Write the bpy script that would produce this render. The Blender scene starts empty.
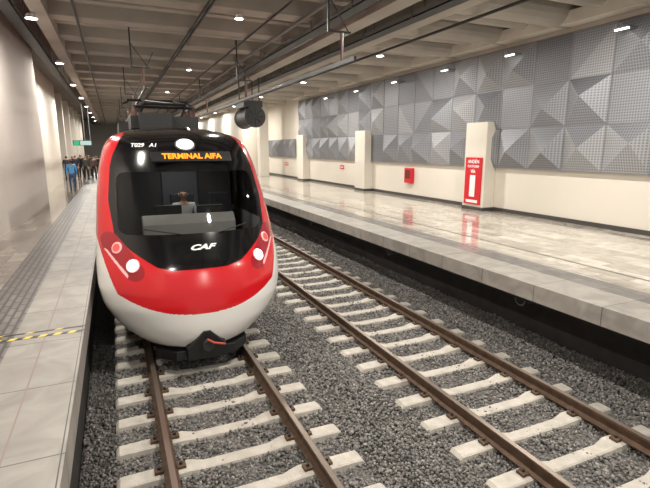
import bpy, bmesh, math, random
import numpy as np
from mathutils import Vector, Matrix, Euler
random.seed(4); rng=np.random.default_rng(7)
S=bpy.context.scene
COL=S.collection
H=3.3
PZ=1.1      # platform height over rail top
TX=1.05     # track 1 centre
TX2=4.66    # track 2 centre

# ------------------------------------------------------------ materials
def nodes(m): return m.node_tree.nodes, m.node_tree.links
def mat(name,col,rough=.6,metal=0,var=0,vscale=3,bump=0,bscale=40,emit=None,estr=0,coat=0,spec=.5):
    m=bpy.data.materials.new(name); m.use_nodes=True
    n,l=nodes(m); b=n['Principled BSDF']
    b.inputs['Base Color'].default_value=(*col,1); b.inputs['Roughness'].default_value=rough
    b.inputs['Metallic'].default_value=metal; b.inputs['Coat Weight'].default_value=coat
    b.inputs['Specular IOR Level'].default_value=spec
    b.inputs['Coat Roughness'].default_value=.04
    if emit: 
        b.inputs['Emission Color'].default_value=(*emit,1); b.inputs['Emission Strength'].default_value=estr
    tc=n.new('ShaderNodeTexCoord')
    if var>0:
        t=n.new('ShaderNodeTexNoise'); t.inputs['Scale'].default_value=vscale; t.inputs['Detail'].default_value=6
        l.new(tc.outputs['Object'],t.inputs['Vector'])
        r=n.new('ShaderNodeValToRGB'); r.color_ramp.elements[0].position=.3; r.color_ramp.elements[1].position=.7
        r.color_ramp.elements[0].color=(*[max(0,c*(1-var)) for c in col],1)
        r.color_ramp.elements[1].color=(*[min(1,c*(1+var)) for c in col],1)
        l.new(t.outputs['Fac'],r.inputs['Fac']); l.new(r.outputs['Color'],b.inputs['Base Color'])
    if bump>0:
        t=n.new('ShaderNodeTexNoise'); t.inputs['Scale'].default_value=bscale; t.inputs['Detail'].default_value=5
        l.new(tc.outputs['Object'],t.inputs['Vector'])
        bp=n.new('ShaderNodeBump'); bp.inputs['Strength'].default_value=bump; bp.inputs['Distance'].default_value=.02
        l.new(t.outputs['Fac'],bp.inputs['Height']); l.new(bp.outputs['Normal'],b.inputs['Normal'])
    return m
def tile_mat(name,c1,c2,cm,w,h,rough,mortar=.006,rot=0,marble=.25,coat=0):
    m=mat(name,c1,rough,coat=coat); n,l=nodes(m); b=n['Principled BSDF']
    tc=n.new('ShaderNodeTexCoord'); mp=n.new('ShaderNodeMapping'); mp.inputs['Rotation'].default_value=(0,0,rot)
    l.new(tc.outputs['Object'],mp.inputs['Vector'])
    br=n.new('ShaderNodeTexBrick'); br.inputs['Color1'].default_value=(*c1,1); br.inputs['Color2'].default_value=(*c2,1)
    br.inputs['Mortar'].default_value=(*cm,1); br.inputs['Scale'].default_value=1; br.inputs['Mortar Size'].default_value=mortar
    br.inputs['Brick Width'].default_value=w; br.inputs['Row Height'].default_value=h; br.offset=.5
    br.inputs['Mortar Smooth'].default_value=.2
    l.new(mp.outputs['Vector'],br.inputs['Vector'])
    nz=n.new('ShaderNodeTexNoise'); nz.inputs['Scale'].default_value=2.2; nz.inputs['Detail'].default_value=8; nz.inputs['Distortion'].default_value=1.2
    l.new(tc.outputs['Object'],nz.inputs['Vector'])
    r=n.new('ShaderNodeValToRGB'); r.color_ramp.elements[0].position=.35; r.color_ramp.elements[1].position=.65
    r.color_ramp.elements[0].color=(1-marble*2,1-marble*2.05,1-marble*2.1,1); r.color_ramp.elements[1].color=(1,1,1,1)
    l.new(nz.outputs['Fac'],r.inputs['Fac'])
    mx=n.new('ShaderNodeMix'); mx.data_type='RGBA'; mx.blend_type='MULTIPLY'; mx.inputs[0].default_value=1
    l.new(br.outputs['Color'],mx.inputs[6]); l.new(r.outputs['Color'],mx.inputs[7]); l.new(mx.outputs[2],b.inputs['Base Color'])
    return m
def emis(name,col,s):
    m=bpy.data.materials.new(name); m.use_nodes=True; n,l=nodes(m); n.remove(n['Principled BSDF'])
    e=n.new('ShaderNodeEmission'); e.inputs['Color'].default_value=(*col,1); e.inputs['Strength'].default_value=s
    l.new(e.outputs[0],n['Material Output'].inputs['Surface']); return m

M_coping=tile_mat('coping_concrete',(.37,.345,.31),(.32,.30,.27),(.13,.12,.11),1.2,3.0,.5,.008,math.pi/2,.14)
M_ceil=mat('ceiling_concrete',(.44,.405,.355),.8,var=.12,vscale=.8)
M_ceil2=mat('ceiling_recess_shade',(.22,.20,.175),.85,var=.1,vscale=.8)  # slab between the ribs: recess shade put into a darker concrete colour
M_wallL=mat('wall_grey_plaster',(.54,.50,.465),.85,var=.04,vscale=.6,spec=.2)
M_cream=mat('wall_cream',(.70,.655,.575),.6,var=.04,vscale=.5)
M_dark=mat('void_shade_concrete',(.035,.033,.032),.9,var=.2)  # shade below the platform slabs, put into a near-black colour
M_black=mat('black_plastic',(.012,.012,.013),.4)
M_steel=mat('steel_grey',(.25,.25,.25),.5,.6)
M_darkmet=mat('dark_metal',(.05,.05,.05),.5,.5)
M_floorR=tile_mat('floor_marble_tiles',(.70,.66,.59),(.40,.365,.32),(.2,.18,.16),.9,.3,.12,.006,math.pi/2,.15,coat=.4)
M_floorL=tile_mat('floor_marble_tiles_warm',(.46,.41,.35),(.25,.22,.195),(.12,.11,.1),.9,.3,.16,.006,math.pi/2,.16,coat=.3)
M_band=tile_mat('tactile_band_tiles',(.19,.18,.17),(.14,.13,.125),(.05,.045,.045),.3,.1,.35,.02,math.pi/2,.1)
M_bandR=tile_mat('grey_band_tiles',(.24,.23,.215),(.18,.17,.16),(.1,.1,.1),.6,.3,.25,.006,math.pi/2,.1)
M_skirt=mat('baseboard_dark',(.06,.055,.05),.4)
M_rail=mat('rail_rust',(.115,.07,.045),.7,.3,var=.3,vscale=8)
M_railtop=mat('rail_head_steel',(.26,.215,.18),.4,.8)
M_sleeper=mat('sleeper_concrete',(.50,.465,.41),.85,var=.14,vscale=7,bump=.3,bscale=60)
M_red=mat('sign_red',(.6,.01,.02),.4)
M_white=mat('sign_white',(.85,.85,.85),.5)
M_yellow=mat('tape_yellow',(.75,.6,.08),.5)
M_lamp=emis('lamp_emission',(1,.96,.88),18)
M_strip=emis('strip_emission',(1,.97,.92),7)

# ------------------------------------------------------------ geometry helpers
def obj(name,verts,faces,mats,fm=None,parent=None,smooth=False):
    me=bpy.data.meshes.new(name); me.from_pydata([tuple(v) for v in verts],[],[tuple(f) for f in faces])
    for m in (mats if isinstance(mats,(list,tuple)) else [mats]): me.materials.append(m)
    if fm is not None: me.polygons.foreach_set('material_index',np.array(fm,dtype=np.int32))
    if smooth: me.polygons.foreach_set('use_smooth',[True]*len(me.polygons))
    me.update(); o=bpy.data.objects.new(name,me); COL.objects.link(o)
    if parent: o.parent=parent
    return o
class B:
    """accumulates parts into one mesh"""
    def __init__(s): s.v=[]; s.f=[]; s.m=[]; s.mats=[]
    def mi(s,m):
        if m not in s.mats: s.mats.append(m)
        return s.mats.index(m)
    def box(s,x0,x1,y0,y1,z0,z1,m):
        b=len(s.v); s.v+=[(x,y,z) for z in(z0,z1) for y in(y0,y1) for x in(x0,x1)]
        for f in [(0,2,3,1),(4,5,7,6),(0,1,5,4),(2,6,7,3),(0,4,6,2),(1,3,7,5)]: s.f.append(tuple(b+i for i in f)); s.m.append(s.mi(m))
    def prism(s,prof,axis,a0,a1,m):
        b=len(s.v); n=len(prof)
        for a in(a0,a1):
            for p in prof:
                s.v.append({'y':(p[0],a,p[1]),'x':(a,p[0],p[1]),'z':(p[0],p[1],a)}[axis])
        for i in range(n):
            j=(i+1)%n; s.f.append((b+i,b+j,b+n+j,b+n+i)); s.m.append(s.mi(m))
        s.f.append(tuple(b+i for i in range(n))[::-1]); s.m.append(s.mi(m))
        s.f.append(tuple(b+n+i for i in range(n))); s.m.append(s.mi(m))
    def tube(s,pts,rad,m,n=10):
        pts=[Vector(p) for p in pts]; 
        if not isinstance(rad,(list,tuple)): rad=[rad]*len(pts)
        b=len(s.v)
        for i,p in enumerate(pts):
            d=(pts[min(i+1,len(pts)-1)]-pts[max(i-1,0)]).normalized()
            u=d.orthogonal().normalized() if abs(d.z)>.9 else d.cross(Vector((0,0,1))).normalized()
            w=d.cross(u).normalized()
            for k in range(n):
                a=2*math.pi*k/n; s.v.append(tuple(p+rad[i]*(math.cos(a)*u+math.sin(a)*w)))
        for i in range(len(pts)-1):
            for k in range(n):
                k2=(k+1)%n; s.f.append((b+i*n+k,b+i*n+k2,b+(i+1)*n+k2,b+(i+1)*n+k)); s.m.append(s.mi(m))
        s.f.append(tuple(b+k for k in range(n))[::-1]); s.m.append(s.mi(m))
        e=b+(len(pts)-1)*n; s.f.append(tuple(e+k for k in range(n))); s.m.append(s.mi(m))
    def make(s,name,parent=None,bevel=0,smooth=False):
        o=obj(name,s.v,s.f,s.mats,s.m,parent,smooth)
        if bevel:
            md=o.modifiers.new('bevel','BEVEL'); md.width=bevel; md.segments=2; md.limit_method='ANGLE'
        return o
def empty(name,loc=(0,0,0)):
    e=bpy.data.objects.new(name,None); e.location=loc; COL.objects.link(e); return e
def text(name,body,size,loc,rot,m,parent=None,ext=.002,bold=0):
    c=bpy.data.curves.new(name,'FONT'); c.body=body; c.size=size; c.align_x='CENTER'; c.align_y='CENTER'; c.extrude=ext; c.offset=bold
    c.materials.append(m); o=bpy.data.objects.new(name,c); o.location=loc; o.rotation_euler=rot; COL.objects.link(o)
    if parent: o.parent=parent
    return o
YE=78

# ------------------------------------------------------------ platforms
XR0=6.15; XW=12.4
b=B()
b.box(XR0,XR0+.75,-3,YE-.01,PZ-.28,PZ,M_coping)
b.box(XR0+.75,XR0+1.25,-3,YE-.01,PZ-.28,PZ,M_bandR)
b.box(XR0+1.25,XW-.001,-3,YE-.01,PZ-.28,PZ,M_floorR)
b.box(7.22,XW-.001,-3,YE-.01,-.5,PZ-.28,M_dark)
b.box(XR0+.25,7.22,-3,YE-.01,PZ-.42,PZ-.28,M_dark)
b.box(XR0+1.95,XR0+2.0,-3,YE-.01,PZ-.02,PZ+.001,M_skirt)
b.make('platform')
for i,y in enumerate((6.4,11.2,17)):
    b=B(); b.tube([(7.21,y,.45),(6.95,y,.45)],.13,M_steel,16); b.tube([(6.96,y,.45),(6.94,y,.45)],.10,M_black,16); b.make('drain_pipe')  # black disc stands in for the dark inside of the pipe
XL=-.5
b=B()
b.box(XL-.75,XL,-3,YE-.01,PZ-.3,PZ,M_coping)
b.box(XL-1.3,XL-.75,-3,YE-.01,PZ-.3,PZ,M_band)
b.box(-9.2,XL-1.3,-3,YE-.01,PZ-.3,PZ,M_floorL)
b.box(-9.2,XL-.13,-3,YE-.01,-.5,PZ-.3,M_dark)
b.box(XL-.42,XL-.405,-3,YE-.01,PZ-.02,PZ+.001,mat('edge_line',(.27,.2,.2),.6))
b.box(XL-.03,XL-.02,-3,YE-.01,PZ-.02,PZ+.001,M_skirt)
b.make('platform')
b=B()
for i in range(14):
    x=-1.62+i*.078
    m=M_yellow if i%2==0 else M_black
    b.prism([(x,6.18),(x+.078,6.18),(x+.11,6.24),(x+.032,6.24)],'z',PZ+.001,PZ+.004,m)
    b.prism([(x,6.36),(x+.078,6.36),(x+.11,6.39),(x+.032,6.39)],'z',PZ+.001,PZ+.004,m if i%4 else M_black)
b.make('hazard_tape')

# ------------------------------------------------------------ ballast
def stone_field(areas):
    ico=bmesh.new(); bmesh.ops.create_icosphere(ico,subdivisions=1,radius=1)
    iv=np.array([v.co[:] for v in ico.verts]); ifc=np.array([[v.index for v in f.verts] for f in ico.faces]); ico.free()
    P=[];R=[]
    for (x0,x1,y0,y1,n,r0,r1,z) in areas:
        p=np.stack([rng.uniform(x0,x1,n),rng.uniform(y0,y1,n),z+rng.normal(0,.011,n)],1); P.append(p); R.append(rng.uniform(r0,r1,n))
    P=np.concatenate(P);R=np.concatenate(R); N=len(P)
    P[:,2]+= .05*np.exp(-((P[:,0]-2.85)/.35)**2) + .05*np.exp(-((P[:,0]-6.7)/.5)**2) + .012*np.sin(P[:,0]*7+P[:,1]*2)
    sc=rng.uniform(.6,1.2,(N,1,3))*R[:,None,None]
    V=iv[None]*(1+rng.uniform(-.28,.28,(N,12,1)))*sc
    a=rng.uniform(0,6.28,N); c,s=np.cos(a),np.sin(a); x=V[...,0]*c[:,None]-V[...,1]*s[:,None]; y=V[...,0]*s[:,None]+V[...,1]*c[:,None]
    V=np.stack([x,y,V[...,2]],-1)+P[:,None,:]
    F=(ifc[None]+12*np.arange(N)[:,None,None]).reshape(-1)
    me=bpy.data.meshes.new('track_ballast'); me.vertices.add(N*12); me.vertices.foreach_set('co',V.reshape(-1).astype(np.float32))
    nf=N*20; me.loops.add(nf*3); me.loops.foreach_set('vertex_index',F.astype(np.int32))
    me.polygons.add(nf); me.polygons.foreach_set('loop_start',np.arange(0,nf*3,3,dtype=np.int32))
    try: me.polygons.foreach_set('loop_total',np.full(nf,3,dtype=np.int32))
    except Exception: pass
    me.update(calc_edges=True); return me
m=bpy.data.materials.new('ballast_stone'); m.use_nodes=True; n,l=nodes(m); bs=n['Principled BSDF']; bs.inputs['Roughness'].default_value=.8
g=n.new('ShaderNodeNewGeometry'); r=n.new('ShaderNodeValToRGB'); e=r.color_ramp.elements
e[0].position=0; e[0].color=(.10,.096,.092,1); e[1].position=1; e[1].color=(.36,.34,.315,1)
k=e.new(.5); k.color=(.18,.172,.165,1); k=e.new(.85); k.color=(.24,.222,.205,1)
l.new(g.outputs['Random Per Island'],r.inputs['Fac']); l.new(r.outputs['Color'],bs.inputs['Base Color']); M_stone=m
me=stone_field([(-.60,7.2,2.4,5.5,32000,.012,.026,-.24),(-.60,7.2,5.5,9,32000,.013,.028,-.24),(2.3,7.2,9,14,24000,.017,.034,-.24),(2.3,7.2,14,26,20000,.026,.048,-.24),(2.3,7.2,26,50,9000,.05,.08,-.25)])
me.materials.append(M_stone); o=bpy.data.objects.new('track_ballast',me); COL.objects.link(o)
M_bed=mat('ballast_bed',(.13,.122,.115),.95,var=.6,vscale=30,bump=1,bscale=40)
b=B(); b.box(-.62,7.2,-3,YE-.01,-.5,-.25,M_bed); b.make('floor')

# ------------------------------------------------------------ tracks
def rail_profile(cx):
    h=[(-.075,-.16),(.075,-.16),(.075,-.148),(.012,-.125),(.009,-.045),(.036,-.036),(.036,-.003),(.03,0),(-.03,0),(-.036,-.003),(-.036,-.036),(-.009,-.045),(-.012,-.125),(-.075,-.148)]
    return [(cx+x,z) for x,z in h]
def track(cx,y1,off):
    root=empty('railway_track')
    b=B()
    for s in(-1,1):
        b.prism(rail_profile(cx+s*.7525),'y',-3,y1,M_rail)
        b.box(cx+s*.7525-.029,cx+s*.7525+.029,-3,y1,-.001,.0015,M_railtop)
    b.make('rails',root)
    b=B(); b2=B()
    y=-2.4+off
    while y<y1-1:
        st=[(-1.3,-.21,.10),(-1.26,-.175,.105),(-.55,-.165,.11),(-.38,-.20,.085),(.38,-.20,.085),(.55,-.165,.11),(1.26,-.175,.105),(1.3,-.21,.10)]
        base=len(b.v)
        for (x,z,w) in st:
            b.v+= [(cx+x,y-w-.03,-.38),(cx+x,y-w,z-.012),(cx+x,y-w+.02,z),(cx+x,y+w-.02,z),(cx+x,y+w,z-.012),(cx+x,y+w+.03,-.38)]
        mi=b.mi(M_sleeper)
        for i in range(len(st)-1):
            for k in range(5):
                b.f.append((base+i*6+k,base+i*6+k+1,base+i*6+6+k+1,base+i*6+6+k)); b.m.append(mi)
        b.f.append(tuple(base+k for k in range(6))[::-1]); b.m.append(mi)
        e=base+(len(st)-1)*6; b.f.append(tuple(e+k for k in range(6))); b.m.append(mi)
        if y<25:
            for s in(-1,1):
                for q in(-1,1):
                    x=cx+s*.7525+q*.115
                    b2.box(x-.05,x+.05,y-.05,y+.05,-.165,-.135,M_rail)
                    b2.tube([(x,y,-.135),(x,y,-.105)],.018,M_darkmet,6)
        y+=.6
    b.make('sleepers',root); b2.make('rail_clips',root)
track(TX,YE-20,.08); track(TX2,YE-.1,.25)

# ------------------------------------------------------------ room shell
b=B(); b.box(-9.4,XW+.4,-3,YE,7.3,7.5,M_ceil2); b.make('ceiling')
b=B(); y=-2
while y<YE-2:
    b.prism([(y-.38,7.3),(y-.3,6.78),(y+.3,6.78),(y+.38,7.3)],'x',-1.25,6.1,M_ceil)
    b.prism([(y+1.1,7.3),(y+1.15,6.95),(y+1.45,6.95),(y+1.5,7.3)],'x',-1.25,6.1,M_ceil)
    b.tube([(8.35,y,7.08),(XW,y,7.08)],.38,M_ceil,16)
    b.tube([(8.35,y+1.25,7.2),(XW,y+1.25,7.2)],.3,M_ceil,16)
    y+=2.5
b.make('ceiling_beams')
b=B(); b.box(-1.6,-1.25,-3,YE-.01,6.65,7.3,M_ceil); b.box(6.1,6.6,-3,YE-.01,6.55,7.3,M_ceil); b.box(7.9,8.35,-3,YE-.01,6.7,7.3,M_ceil); b.make('ceiling_girders')
b=B(); b.box(-2.25,-1.9,-3,YE-1,6.62,6.66,M_darkmet); b.box(-2.25,-2.23,-3,YE-1,6.62,6.74,M_steel); b.box(-1.92,-1.9,-3,YE-1,6.62,6.74,M_steel)
for yy in range(-2,int(YE)-1,3): b.box(-2.24,-2.22,yy,yy+.03,6.64,7.29,M_steel); b.box(-1.93,-1.91,yy,yy+.03,6.64,7.29,M_steel)
b.make('cable_tray')
for x0,z0 in ((7.0,6.45),(5.35,6.5)):
    b=B(); b.box(x0,x0+.35,-3,YE-1,z0,z0+.03,M_darkmet); b.box(x0,x0+.02,-3,YE-1,z0,z0+.13,M_steel); b.box(x0+.33,x0+.35,-3,YE-1,z0,z0+.13,M_steel)
    for q in range(4): b.tube([(x0+.06+q*.07,-3,z0+.055),(x0+.06+q*.07,YE-1,z0+.055)],.025,M_black,6)
    for q in range(0,31):
        yy=-2+2.5*q; zt=7.29 if x0>6 else 6.779
        b.box(x0-.03,x0,yy,yy+.03,z0,zt,M_steel); b.box(x0+.35,x0+.38,yy,yy+.03,z0,zt,M_steel)
    b.make('cable_tray')
b=B()
for x,z,r_ in ((7.62,6.75,.07),(6.85,6.9,.06),(5.0,6.73,.045),(2.4,6.74,.03),(2.5,6.74,.03),(-.6,6.74,.035),(8.9,6.62,.04),(4.2,6.74,.03)): b.tube([(x,-3,z),(x,YE-1,z)],r_,M_steel if r_>.04 else M_darkmet,10)
for yy in range(-2,int(YE)-1,4): b.box(7.6,7.63,yy,yy+.03,6.8,7.29,M_steel); b.box(6.84,6.86,yy,yy+.03,6.9,7.29,M_steel)
b.make('ceiling_pipes')

b=B()
b.prism([(-3.7,-3),(-2.38,20.7),(-2.75,20.7),(-4.1,-3)],'z',PZ,7.3,M_wallL); b.make('wall_left')
b=B(); b.box(-3.6,-3.15,26,36,PZ,7.3,M_cream); b.make('wall_left_far')
b=B(); b.box(-9.4,-9.2,-3,YE,PZ,7.3,M_cream); b.make('wall_left_outer')
for y in (41,47,53,59,65):
    b=B(); b.box(-3.75,-3.2,y,y+.6,PZ,7.3,M_cream); b.make('concrete_column',bevel=.02)
b=B(); b.box(-9.4,XW+.4,YE,YE+.3,-.5,7.5,mat('end_wall_grey',(.4,.38,.36),.8)); b.make('wall_end')
b=B(); b.box(XW,XW+.3,-3,40,PZ,7.3,M_cream); b.box(10.2,XW+.3,40,YE,PZ,7.3,M_cream); b.make('wall_right')
b=B(); b.box(XW-.03,XW,-3,40,PZ,PZ+.13,M_skirt); b.make('baseboard_right')
b=B(); b.box(XW-.5,XW,-3,33,6.72,7.05,M_cream); b.make('trim_1')
PY=(4.2,13.0,21.8,30.6)
for i,y in enumerate(PY):
    b=B(); b.box(11.9,XW,y,y+1.08,PZ,4.2,M_cream); b.box(11.88,XW,y-.02,y+1.10,PZ,PZ+.12,M_skirt); b.make('wall_pillar',bevel=.02)
for y in(36.5,):
    b=B(); b.box(10.6,11.3,y,y+.8,PZ,7.3,M_cream); b.make('concrete_column',bevel=.02)

def panel_mat(name,c):
    m=mat(name,c,.5,.3); n,l=nodes(m); bb=n['Principled BSDF']
    tc=n.new('ShaderNodeTexCoord'); sp=n.new('ShaderNodeSeparateXYZ'); cb=n.new('ShaderNodeCombineXYZ')
    l.new(tc.outputs['Object'],sp.inputs[0]); l.new(sp.outputs['Y'],cb.inputs['X']); l.new(sp.outputs['Z'],cb.inputs['Y'])
    v=n.new('ShaderNodeTexVoronoi'); v.voronoi_dimensions='2D'; v.inputs['Scale'].default_value=14; v.inputs['Randomness'].default_value=.0
    l.new(cb.outputs[0],v.inputs['Vector'])
    r=n.new('ShaderNodeValToRGB'); r.color_ramp.elements[0].position=.26; r.color_ramp.elements[1].position=.42
    r.color_ramp.elements[0].color=(*[x*.68 for x in c],1); r.color_ramp.elements[1].color=(*[min(1,x*1.25) for x in c],1)
    l.new(v.outputs['Distance'],r.inputs['Fac']); l.new(r.outputs['Color'],bb.inputs['Base Color']); return m
MP=[panel_mat('perforated_metal_a',(.23,.24,.26)),panel_mat('perforated_metal_b',(.30,.305,.32)),panel_mat('perforated_metal_c',(.165,.172,.19))]
M_frame=mat('panel_frame',(.24,.24,.25),.5,.4)
def panel_run(name,y0,y1,z0,rows,cw,ch):
    b=B(); ny=int(round((y1-y0)/cw)); X=XW-.12
    for j in range(rows):
        for i in range(ny):
            a0=y0+i*cw; a1=a0+cw; c0=z0+j*ch; c1=c0+ch
            typ=random.random()
            q=[(X,a0,c0),(X,a1,c0),(X,a1,c1),(X,a0,c1)]
            base=len(b.v); b.v+=q
            if typ<(.88 if j<2 else .45):
                ap=(X-random.uniform(.22,.40),a0+cw*random.choice((.5,.5,.35,.65)),c0+ch*random.choice((.5,.5,.4,.6)))
                b.v.append(ap); mm=random.choice(MP[:2])
                for k in range(4):
                    b.f.append((base+k,base+4,base+(k+1)%4)); b.m.append(b.mi(MP[(k)%3] if random.random()<.35 else mm))
            else:
                mm=random.choice(MP); 
                if random.random()<.5: b.f+=[(base,base+2,base+1),(base,base+3,base+2)]
                else: b.f+=[(base,base+3,base+1),(base+1,base+3,base+2)]
                b.m+=[b.mi(mm),b.mi(random.choice((mm,MP[0])))]
    for i in range(ny+1): b.box(X-.015,X+.1,y0+i*cw-.012,y0+i*cw+.012,z0,z0+rows*ch,M_frame)
    for j in range(rows+1): b.box(X-.015,X+.1,y0,y0+ny*cw,z0+j*ch-.012,z0+j*ch+.012,M_frame)
    b.make(name)
panel_run('perforated_wall_panels',-1.5,32.3,2.65,3,1.3,1.3)
panel_run('perforated_wall_panels',33.2,39.7,2.65,1,1.3,1.3)
for i,y in enumerate((8.3,12.0,15.3,18.9,22.6,26.5)):
    b=B(); b.box(XW-.56,XW-.52,y,y+.36,6.2,6.235,M_strip); b.box(XW-.58,XW-.1,y-.02,y+.38,6.235,6.27,M_steel); b.make('wall_glow_strip')  # glowing bars set where bright dashes show along the panels

# red platform sign
root=empty('platform_number_sign')
sx=11.86; sy=13.54
b=B(); b.box(sx,sx+.04,sy-.42,sy+.42,1.30,2.98,M_red); b.box(sx-.004,sx,sy-.30,sy+.30,1.36,1.46,M_white); b.make('sign_board',root,bevel=.003)
RX=(math.pi/2,0,-math.pi/2)
o=text('number','1',1.05,(sx-.007,sy,1.92),RX,M_white,root,bold=.03); o.scale=(1.7,1,1)
text('caption_top','ANDÉN',.17,(sx-.005,sy,2.83),RX,M_white,root,bold=.004)
text('caption_mid','PLATFORM',.12,(sx-.005,sy,2.66),RX,M_white,root,bold=.003)
text('caption_low','VÍA',.16,(sx-.005,sy,2.48),RX,M_white,root,bold=.004)
root=empty('fire_hose_cabinet')
b=B(); b.box(12.22,12.399,18.0,18.55,1.75,2.42,M_red); b.make('cabinet_body',root,bevel=.01)
b=B(); b.box(12.21,12.22,18.08,18.47,1.95,2.34,mat('cabinet_glass',(.15,.02,.02),.1)); b.make('cabinet_door',root)
for y,z,w in ((25.2,2.1,.5),(35,2.0,.8)):
    b=B(); b.box(12.37,12.399,y,y+w,z,z+.22,M_red); b.box(12.365,12.37,y+.05,y+w-.05,z+.08,z+.14,M_white); b.make('wall_notice')
root=empty('hanging_exit_sign')
b=B(); b.box(-2.5,-1.3,38,38.1,3.5,3.85,mat('sign_panel_dark',(.02,.06,.04),.4)); b.box(-2.45,-2.1,37.98,38,3.53,3.82,emis('sign_glow_green',(.1,.75,.35),.7)); b.box(-2.05,-1.35,37.98,38,3.53,3.82,emis('sign_glow_white',(.7,.92,.85),.8)); b.box(-1.75,-1.72,38.03,38.06,3.85,7.29,M_steel); b.box(-1.4,-1.37,38.03,38.06,3.85,7.29,M_steel); b.make('sign_box',root)

# jet fan
root=empty('ceiling_jet_fan')
b=B(); b.tube([(6.2,22.0,4.75),(6.2,22.2,4.75),(6.2,23.9,4.75),(6.2,24.1,4.75)],[.50,.44,.44,.50],M_darkmet,24)
b.tube([(6.2,21.98,4.75),(6.2,22.0,4.75)],.38,M_black,20); 
b.box(5.75,6.65,22.3,23.8,5.2,5.5,M_darkmet)
for k in(22.4,23.6):
    b.box(5.85,5.9,k,k+.05,4.8,7.29,M_darkmet); b.box(6.5,6.55,k,k+.05,4.8,7.29,M_darkmet)
for k in range(8):
    a=k*math.pi/4; b.tube([(6.2+.08*math.cos(a),21.97,4.75+.08*math.sin(a)),(6.2+.38*math.cos(a),21.96,4.75+.38*math.sin(a))],.02,M_darkmet,6)
b.make('fan_body',root)

# overhead conductor rails
M_ins=mat('insulator_brown',(.12,.04,.03),.3)
for cx,y0 in((TX,15.5),(TX2,9)):
    root=empty('overhead_conductor_rail'); b=B()
    b.box(cx-.03,cx+.03,y0,YE-1,5.05,5.14,M_darkmet); b.tube([(cx,y0,5.03),(cx,YE-1,5.03)],.012,M_darkmet,6)
    y=y0+.6
    while y<YE-2:
        b.box(cx-.34,cx-.30,y,y+.04,5.75,7.29,M_darkmet); b.box(cx-.34,cx+.2,y,y+.04,5.7,5.74,M_darkmet)
        b.tube([(cx,y+.025,5.7),(cx,y+.025,5.14)],[.04,.03],M_ins,8)
        b.tube([(cx-.31,y+.025,6.4),(cx+.15,y+.025,5.74)],.013,M_darkmet,6)
        y+=8
    b.tube([(cx+.25,y0,6.05),(cx+.25,YE-1,6.05)],.018,M_darkmet,6)
    b.make('conductor',root)

# ------------------------------------------------------------ lamps
def lamp(x,y,z,power,r=.13,col=(1,.945,.86)):
    root=empty('ceiling_downlight')
    b=B(); b.tube([(x,y,z+.1),(x,y,z)],[r*.8,r*1.15],M_white,16); b.tube([(x,y,z-.001),(x,y,z-.006)],r,M_lamp,16); b.tube([(x,y,z+.1),(x,y,7.29)],.012,M_steel,6)
    b.make('lamp_housing',root)
    li=bpy.data.lights.new('lamp','AREA'); li.shape='DISK'; li.size=.3; li.energy=power; li.color=col
    o=bpy.data.objects.new('lamp_light',li); o.location=(x,y,z-.03); COL.objects.link(o); o.parent=root
for k in range(-2,8): lamp(-1.6,14.6+7*k,6.5,190 if k<2 else 270)
for k in range(-2,7): lamp(9.2,15.8+7.7*k,6.6,330)
for k in range(-1,5): lamp(3.3,4+9*k,6.62,320,.1)  # row added over the tracks to light them and the train front

# ------------------------------------------------------------ train
train=empty('passenger_train')
RTX=TX; TX=1.10
Y0=6.95
cz=np.array([.10,.25,.4,.6,.9,1.2,1.5,2.0,2.5,3.0,3.3,3.45,3.56,3.63,3.68])
cy=np.array([.28,.13,.04,0,0,.05,.15,.42,.70,1.0,1.2,1.33,1.52,1.78,2.3])
cw=np.array([.74,.90,1.06,1.25,1.42,1.48,1.48,1.45,1.41,1.34,1.26,1.18,1.04,.86,.6])
zz=np.linspace(.10,3.68,1200)
def smooth(c,k=45):
    y=np.interp(zz,cz,c); p=np.pad(y,k,mode='reflect',reflect_type='odd'); ker=np.ones(k)/k
    return np.convolve(np.convolve(p,ker,'same'),ker,'same')[k:-k]
py=smooth(cy); pw=smooth(cw)
def PR(z): return float(np.interp(z,zz,py))
def W(z): return float(np.interp(z,zz,pw))
DD=1.0
def SY(l,z):
    u=min(1,abs(l)/W(z)); return Y0+PR(z)+DD*(1-math.sqrt(max(0,1-u*u)))
NA=400; NZ=400
zr=np.concatenate([np.linspace(.10,3.4,NZ-60),np.linspace(3.4,3.68,61)[1:]])
NZ=len(zr)
aa=np.linspace(-math.pi/2,math.pi/2,NA+1)
V=[]
for z in zr:
    w=W(z);p=PR(z)
    for a in aa: V.append((TX+w*math.sin(a),Y0+p+DD*(1-math.cos(a)),z))
M_tred=mat('train_red_paint',(.66,.010,.016),.22,coat=.6)
M_twhite=mat('train_white_paint',(.86,.845,.81),.25,coat=.5)
M_tblack=mat('train_black_gloss',(.006,.006,.007),.12,coat=.5)
M_tskirt=mat('train_black_skirt',(.015,.015,.016),.5)
m=bpy.data.materials.new('windscreen_glass'); m.use_nodes=True; n,l=nodes(m); n.remove(n['Principled BSDF'])
t=n.new('ShaderNodeBsdfTransparent'); t.inputs[0].default_value=(.68,.68,.66,1); gl=n.new('ShaderNodeBsdfGlossy'); gl.inputs['Roughness'].default_value=.03; gl.inputs['Color'].default_value=(.7,.7,.7,1)
fr=n.new('ShaderNodeFresnel'); fr.inputs[0].default_value=1.4; mx=n.new('ShaderNodeMixShader')
l.new(fr.outputs[0],mx.inputs[0]); l.new(t.outputs[0],mx.inputs[1]); l.new(gl.outputs[0],mx.inputs[2]); l.new(mx.outputs[0],n['Material Output'].inputs['Surface']); M_glass=m
M_hl=mat('headlight_lens',(.85,.42,.42),.15,coat=.6,emit=(1,.5,.5),estr=.3)
M_hlb=mat('headlight_bezel',(.36,.01,.02),.2,coat=.6)
mk_z=[1.50,1.505,1.55,1.63,1.75,1.88,2.0,2.5,3.0,3.2,3.45,3.6,3.7]
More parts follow.
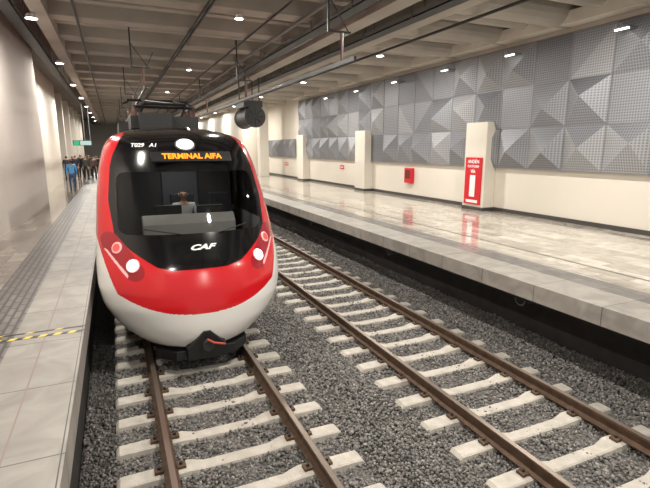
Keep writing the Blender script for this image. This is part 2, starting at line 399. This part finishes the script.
mk_w=[.0,.40,.62,.75,.92,1.08,1.18,1.23,1.17,1.11,.98,.86,.7]
def screen(l,z):
    zc=2.47; hh=.46; hw=1.13-.05*((z-2.0)); dz=abs(z-zc); dl=abs(l)
    if dz>hh or dl>hw: return False
    rx=dl-(hw-.14); rz=dz-(hh-.14)
    return not(rx>0 and rz>0 and rx*rx+rz*rz>.14**2)
HA=Vector((.95,1.50)); HB=Vector((1.25,1.90))
def capd(l,z,A=HA,Bq=HB):
    p=Vector((abs(l),z)); d=Bq-A; t=max(0,min(1,(p-A).dot(d)/d.dot(d))); return (p-A-d*t).length,t
L1=Vector((1.09,1.44)); L2=Vector((1.33,1.74))
def redlow(l):
    l=abs(l); zb=.84+.32*(l/1.2)**2.4
    if l>1.2: zb=1.16+ (l-1.2)**1.2*4.2
    return zb
fm=[];F=[]
mats=[M_twhite,M_tred,M_tblack,M_glass,M_tskirt,M_hl,M_hlb]
for j in range(NZ-1):
    zc=(zr[j]+zr[j+1])/2; w=W(zc); mw=np.interp(zc,mk_z,mk_w) if zc>1.5 else -1
    near=1.2<zc<2.15
    for i in range(NA):
        l_=w*math.sin((aa[i]+aa[i+1])/2); al=abs(l_)
        F.append((j*(NA+1)+i,j*(NA+1)+i+1,(j+1)*(NA+1)+i+1,(j+1)*(NA+1)+i))
        k=0; d=9
        if near and al>.7: d,tt=capd(l_,zc)
        if screen(l_,zc): k=3
        elif d<.14 and not (al<mw-.03): 
            d2,_=capd(l_,zc,L1,L2)
            k=5 if d2<.05 else 6
        elif al<mw: k=2
        elif zc<.27+.05*al : k=4
        elif al<.30 and zc<.56-.8*al: k=4
        elif zc>redlow(l_): k=1
        fm.append(k)
body=obj('nose_shell',V,F,mats,fm,train,smooth=True)
V2=[];F2=[];fm2=[]
outline=[(TX-W(z),z,Y0+PR(z)+DD) for z in zr[::8]]+[(TX-W(zr[-1]),zr[-1],Y0+PR(zr[-1])+DD)]
top=[(TX+W(zr[-1])*math.sin(a),zr[-1],Y0+PR(zr[-1])+DD*(1-math.cos(a))) for a in aa[::20]][1:-1]
out=outline+top+[(2*TX-x,z,y) for (x,z,y) in outline[::-1]]
for (x,z,y) in out: V2+= [(x,y,z),(x,55,z+(.07 if z>3.6 else 0))]
for i in range(len(out)-1):
    F2.append((2*i,2*i+1,2*i+3,2*i+2)); z=(out[i][1]+out[i+1][1])/2
    fm2.append(2 if (z>3.5 or 2.0<z<2.9) else (1 if 3.1<z<=3.5 else 0))
obj('body_shell',V2,F2,[M_twhite,M_tred,M_tskirt],fm2,train,smooth=False)
b=B(); b.box(TX-.85,TX+.85,8.2,55,.45,.55,M_tskirt); b.box(TX-1.0,TX+1.0,54.9,55,.5,3.6,M_twhite); b.make('underframe',train)
b=B()
for y in(9.6,11.9,20,22.3):
    for s in(-1,1): 
        b.tube([(RTX+s*.69,y,.465),(RTX+s*.715,y,.465)],.485,M_darkmet,28); b.tube([(RTX+s*.715,y,.432),(RTX+s*.82,y,.432)],.43,M_darkmet,28)
    b.tube([(RTX-.7,y,.43),(RTX+.7,y,.43)],.08,M_darkmet,12)
b.make('wheelsets',train)
b=B(); b.prism([(TX-.30,.12),(TX-.30,.30),(TX-.05,.56),(TX+.05,.56),(TX+.30,.30),(TX+.30,.12)],'y',Y0-.02,Y0+.5,M_black)
b.tube([(TX-.02,Y0-.10,.46),(TX+.08,Y0-.13,.40),(TX+.26,Y0-.08,.33)],.018,mat('cable_red_orange',(.45,.07,.04),.4),8)
b.tube([(TX,Y0+.3,.34),(TX,Y0-.09,.34)],[.12,.09],M_darkmet,12)
b.make('coupler_hatch',train,bevel=.01)
b=B()
b.prism([(TX-.72,Y0+.45),(TX-.45,Y0+.16),(TX+.45,Y0+.16),(TX+.72,Y0+.45),(TX+.72,Y0+.6),(TX-.72,Y0+.6)],'z',.06,.22,M_tskirt); b.make('obstacle_deflector',train,bevel=.01)
def surfn(l,z):
    e=.02; p=Vector((TX+l,SY(l,z),z)); du=Vector((e,SY(l+e,z)-SY(l,z),0)); dv=Vector((0,SY(l,z+e)-SY(l,z),e))
    nrm=du.cross(dv).normalized(); return p,nrm
def place(o,l,z,off,parent=train,sx=1):
    p,nrm=surfn(l,z)
    if nrm.y>0: nrm=-nrm
    xax=Vector((0,0,1)).cross(nrm).normalized(); yax=nrm.cross(xax)
    M=Matrix((xax,yax,nrm)).transposed().to_4x4(); M.translation=p+nrm*off; o.matrix_world=M@Matrix.Diagonal((sx,1,1,1)); o.parent=parent; return o
def disc(name,r,d,mt,rings=None):
    b=B(); b.tube([(0,0,-d),(0,0,0),(0,0,d*.5)],[r,r,r*.7],mt,24); return b.make(name,smooth=False)
M_hw=emis('headlamp_white',(1,.97,.95),14); M_hr=emis('taillamp_red',(1,.10,.08),1.6); M_top=emis('top_lamp',(1,.92,.75),14)
M_pink=mat('lens_pink',(.80,.45,.45),.2,emit=(1,.5,.5),estr=.25)
for s in(-1,1):
    place(disc('headlamp_ring',.105,.012,M_pink),s*.96,1.58,.012); place(disc('headlamp',.08,.012,M_hw),s*.96,1.58,.024)
    place(disc('marker_ring',.09,.012,M_pink),s*1.16,1.82,.010); place(disc('marker_lamp',.062,.012,M_hr),s*1.16,1.82,.022)
place(disc('top_lamp_ring',.13,.012,M_steel),0,3.36,.008,sx=1.25); place(disc('top_lamp',.10,.012,M_top),0,3.36,.02,sx=1.3)
b=B(); b.box(-.64,.64,-.09,.09,-.05,.0,M_black); place(b.make('destination_display'),.08,3.15,.045)
M_or=emis('led_orange',(1,.28,.02),2.6)
o=text('destination_text','TERMINAL AIFA',.135,(0,0,0),(0,0,0),M_or,bold=.004); place(o,.08,3.145,.055)
M_tw=mat('decal_white_glow',(.8,.8,.8),.5,emit=(1,1,1),estr=.15)  # white lettering with a faint glow added to its colour
o=text('fleet_number','T029   A1',.105,(0,0,0),(0,0,0),M_tw,bold=.002); place(o,-.62,3.32,.045)
o=text('maker_logo','CAF',.115,(0,0,0),(0,0,0),M_tw,bold=.005); o.data.shear=.4; place(o,.03,1.80,.02,sx=1.7)
b=B()
for l0,l1 in((-.25,-.75),(.35,.8)):
    pts=[]
    for t in np.linspace(0,1,8):
        l_=l0+(l1-l0)*t; z=2.0+.08*t; p,nn=surfn(l_,z); nn=nn if nn.y<0 else -nn; pts.append(p+nn*.03)
    b.tube(pts,.010,M_black,6)
b.make('windscreen_wipers',train)
M_cab=mat('cab_wall_dark',(.06,.062,.065),.6); M_dash=mat('cab_dashboard',(.34,.34,.34),.5)
b=B(); b.box(TX-1.15,TX+1.15,10.1,10.15,1.1,3.3,M_cab); b.box(TX-1.2,TX+1.2,8.1,10.1,1.2,1.25,M_cab)
b.prism([(8.0,1.3),(8.0,2.08),(8.15,2.22),(8.55,2.16),(8.6,1.3)],'x',TX-.75,TX+.75,M_dash)
b.box(TX-.55,TX-.1,8.3,8.35,2.18,2.36,M_black); b.box(TX+.15,TX+.6,8.3,8.35,2.18,2.34,M_black); b.box(TX-.25,TX+.45,10.05,10.1,1.3,3.1,mat('cab_door',(.13,.14,.15),.5))
b.make('cab_interior',train,bevel=.01)
b=B()
for x in(.05,.78): b.box(TX+x-.23,TX+x+.23,8.95,9.4,1.55,1.68,M_cab); b.box(TX+x-.22,TX+x+.22,9.36,9.46,1.6,2.45,mat('seat_dark',(.03,.035,.045),.7)); b.tube([(TX+x,9.15,1.25),(TX+x,9.15,1.56)],.06,M_steel,10)
b.make('cab_seats',train,bevel=.03)
li=bpy.data.lights.new('cab_fill','AREA'); li.size=.5; li.energy=9; o=bpy.data.objects.new('cab_fill',li); o.location=(TX,9.0,3.2); COL.objects.link(o); o.parent=train  # unseen fill added so the cab interior does not go dark
b=B()
b.box(TX-.7,TX+.7,11.0,12.6,3.72,3.98,M_darkmet); b.box(TX-.55,TX+.1,10.6,10.95,3.70,4.02,M_darkmet)
for s in(-1,1):
    b.tube([(TX+s*.5,12.6,3.95),(TX+s*.42,10.9,4.22),(TX+s*.35,12.4,4.42)],.03,M_black,8)
    for q in(11.1,11.8,12.4): b.tube([(TX+s*.6,q,3.9),(TX+s*.6,q,4.15)],[.06,.04],M_ins,8)
    b.tube([(TX+s*.6,11.0,4.17),(TX+s*.6,12.5,4.17)],.03,M_black,8)
b.tube([(TX-.7,12.4,4.42),(TX+.7,12.4,4.42)],.03,M_black,8); b.tube([(TX-.8,12.55,4.34),(TX-.6,12.55,4.44),(TX+.6,12.55,4.44),(TX+.8,12.55,4.34)],.025,M_black,8)
b.tube([(TX-.42,10.9,4.22),(TX+.42,10.9,4.22)],.03,M_black,8); b.tube([(TX-.6,11.1,4.17),(TX+.6,11.1,4.17)],.03,M_black,8)
b.tube([(TX-.35,12.4,4.42),(TX+.42,10.9,4.22)],.02,M_black,8)
b.box(TX-.9,TX+.9,14,18,3.72,4.0,M_darkmet)
b.make('pantograph_and_roof_gear',train)

# ------------------------------------------------------------ people
def person(name,loc,rotz,h=1.7,shirt=(.1,.3,.6),pants=(.05,.05,.08),hair=(.02,.015,.01),pose='walk',parent=None):
    J={'pel':(0,0,.95),'sp':(0,0,1.13),'ch':(0,0,1.33),'nb':(0,0,1.46),'nk':(0,.005,1.52),'jaw':(0,.02,1.565),'hd':(0,.012,1.625),'tp':(0,.0,1.69)}
    Rr={'pel':(.15,.11),'sp':(.135,.10),'ch':(.165,.115),'nb':(.075,.07),'nk':(.052,.052),'jaw':(.062,.07),'hd':(.078,.093),'tp':(.055,.065)}
    E=[('pel','sp','shirt'),('sp','ch','shirt'),('ch','nb','shirt'),('nb','nk','skin'),('nk','jaw','skin'),('jaw','hd','skin'),('hd','tp','hair')]
    for s,t in((-1,'l'),(1,'r')):
        if pose=='sit':
            P=[(s*.18,0,1.42),(s*.25,.06,1.17),(s*.18,.32,1.12),(s*.17,.40,1.12)]
            L=[(s*.10,.02,.90),(s*.13,.42,.93),(s*.13,.45,.52),(s*.13,.58,.49)]
        elif pose=='walk':
            P=[(s*.18,0,1.42),(s*.23,-.04*s,1.15),(s*.24,.10*s+.05,.93),(s*.235,.12*s+.06,.85)]
            L=[(s*.09,0,.90),(s*.10,.10*-s+.05,.50),(s*.09,-.20*s,.09),(s*.09,-.20*s+.14,.035)]
        else:
            P=[(s*.18,0,1.42),(s*.23,-.02,1.15),(s*.22,.05,.92),(s*.215,.07,.84)]
            L=[(s*.09,0,.90),(s*.11,.02,.50),(s*.12,-.02,.09),(s*.13,.13,.035)]
        for nme,p,r_ in zip(('sh','el','wr','pm'),P,((.065,.06),(.045,.042),(.029,.025),(.037,.02))): J[nme+t]=p; Rr[nme+t]=r_
        for nme,p,r_ in zip(('hp','kn','an','to'),L,((.095,.09),(.062,.06),(.042,.042),(.042,.03))): J[nme+t]=p; Rr[nme+t]=r_
        E+=[('ch','sh'+t,'shirt'),('sh'+t,'el'+t,'shirt'),('el'+t,'wr'+t,'shirt'),('wr'+t,'pm'+t,'skin'),('pel','hp'+t,'pants'),('hp'+t,'kn'+t,'pants'),('kn'+t,'an'+t,'pants'),('an'+t,'to'+t,'shoe')]
    names=list(J); me=bpy.data.meshes.new(name+'_sk'); me.from_pydata([J[k] for k in names],[(names.index(a),names.index(c)) for a,c,_ in E],[])
    o=bpy.data.objects.new(name+'_sk',me); COL.objects.link(o); sm=o.modifiers.new('s','SKIN'); sm.use_smooth_shade=True
    for i,k in enumerate(names): me.skin_vertices[0].data[i].radius=Rr[k]
    me.skin_vertices[0].data[0].use_root=True
    o.modifiers.new('u','SUBSURF').levels=2
    dg=bpy.context.evaluated_depsgraph_get(); me2=bpy.data.meshes.new_from_object(o.evaluated_get(dg)); bpy.data.objects.remove(o)
    MS={'skin':mat('skin',(.42,.25,.17),.6),'shirt':mat('cloth_top',shirt,.85),'pants':mat('cloth_trousers',pants,.85),'hair':mat('hair',hair,.7),'shoe':mat('shoe',(.02,.02,.02),.5)}
    keys=list(MS); b=B(); b.mats=[MS[k] for k in keys]
    b.v=[tuple(v.co) for v in me2.vertices]
    segs=[(Vector(J[a]),Vector(J[c]),t) for a,c,t in E]
    for p in me2.polygons:
        c=p.center; best=9;bt='shirt'
        for A,C,t in segs:
            d=C-A; q=max(0,min(1,(c-A).dot(d)/d.dot(d))); dd=(c-A-d*q).length
            if t=='skin' : dd*=.9
            if dd<best: best=dd;bt=t
        if bt in('skin','hair') and c.z>1.5 and abs(c.x)<.13:
            bt='hair' if (c.z>1.665 or (c.y<-.01 and c.z>1.55)) else 'skin'
        b.f.append(tuple(p.vertices)); b.m.append(keys.index(bt))
    bpy.data.meshes.remove(me2)
    b.tube([(0,.09,1.635),(0,.115,1.60),(0,.095,1.592)],[.008,.014,.012],MS['skin'],8)
    for s in(-1,1):
        b.tube([(s*.03,.088,1.63),(s*.03,.098,1.63)],[.010,.006],MS['hair'],8)
        b.tube([(s*.075,.0,1.645),(s*.088,-.005,1.62),(s*.076,.005,1.59)],[.008,.014,.008],MS['skin'],8)
    b.tube([(-.022,.086,1.572),(0,.092,1.570),(.022,.086,1.572)],.005,mat('lips',(.3,.1,.08),.6),6)
    for s,t in((-1,'l'),(1,'r')):
        w=Vector(J['wr'+t]); pm=Vector(J['pm'+t]); d=(pm-w).normalized(); side=Vector((0,1,0)) if abs(d.z)>.6 else Vector((1,0,0)); curl=Vector((-s,0,0)) if abs(d.z)>.6 else Vector((0,0,-1))
        for k,ln in enumerate((.065,.078,.072,.055)):
            a=pm+side*(.028-.018*k)+d*.01; b.tube([a,a+d*ln*.5+curl*.006,a+d*ln*.85+curl*.025,a+d*ln+curl*.04],[.010,.009,.008,.006],MS['skin'],8)
        a=w+d*.03+side*.025; b.tube([a,a+side*.025+d*.02,a+side*.03+d*.05+curl*.012],[.012,.010,.008],MS['skin'],8)
    o=b.make(name,parent,smooth=True); k=h/1.72; o.scale=(k,k,k); o.location=loc; o.rotation_euler=(0,0,rotz); return o
person('person_walking',(-2.0,27.3,PZ),0.1,1.66,shirt=(.12,.36,.70),pants=(.06,.10,.22))
gp=[(-2.9,36.4,.3,(.03,.03,.035)),(-2.4,36.8,2.8,(.03,.03,.04)),(-1.8,37.4,2.8,(.05,.045,.04)),(-2.2,39.5,3.1,(.02,.02,.03)),(-1.35,38.6,2.9,(.10,.06,.05)),(-1.75,41,3.3,(.03,.04,.03)),(-2.8,40,3.0,(.15,.14,.12)),(-1.3,43,3.0,(.3,.28,.26)),(-2.5,44,3.0,(.05,.05,.1)),(-1.0,40.5,.2,(.04,.03,.03))]
for i,(x,y,r_,c) in enumerate(gp): person('person_standing',(x,y,PZ),r_,random.uniform(1.62,1.8),shirt=c,pants=(.02,.02,.025),pose='stand')
person('driver',(TX+.05,9.22,1.68-.93+.08),math.pi,1.72,shirt=(.5,.5,.5),pose='sit',parent=train)

# ------------------------------------------------------------ world + camera
w=bpy.data.worlds.new('world'); S.world=w; w.use_nodes=True; w.node_tree.nodes['Background'].inputs[0].default_value=(1,.97,.92,1); w.node_tree.nodes['Background'].inputs[1].default_value=.4
cam=bpy.data.cameras.new('camera'); cam.lens=26.03; cam.sensor_width=36; co=bpy.data.objects.new('camera',cam); COL.objects.link(co)
th=math.radians(23.9); ph=math.radians(11.5)
Fv=Vector((math.sin(th)*math.cos(ph),math.cos(th)*math.cos(ph),-math.sin(ph)))
co.location=(0,0,H); co.rotation_euler=Fv.to_track_quat('-Z','Y').to_euler(); S.camera=co
S.view_settings.view_transform='Standard'
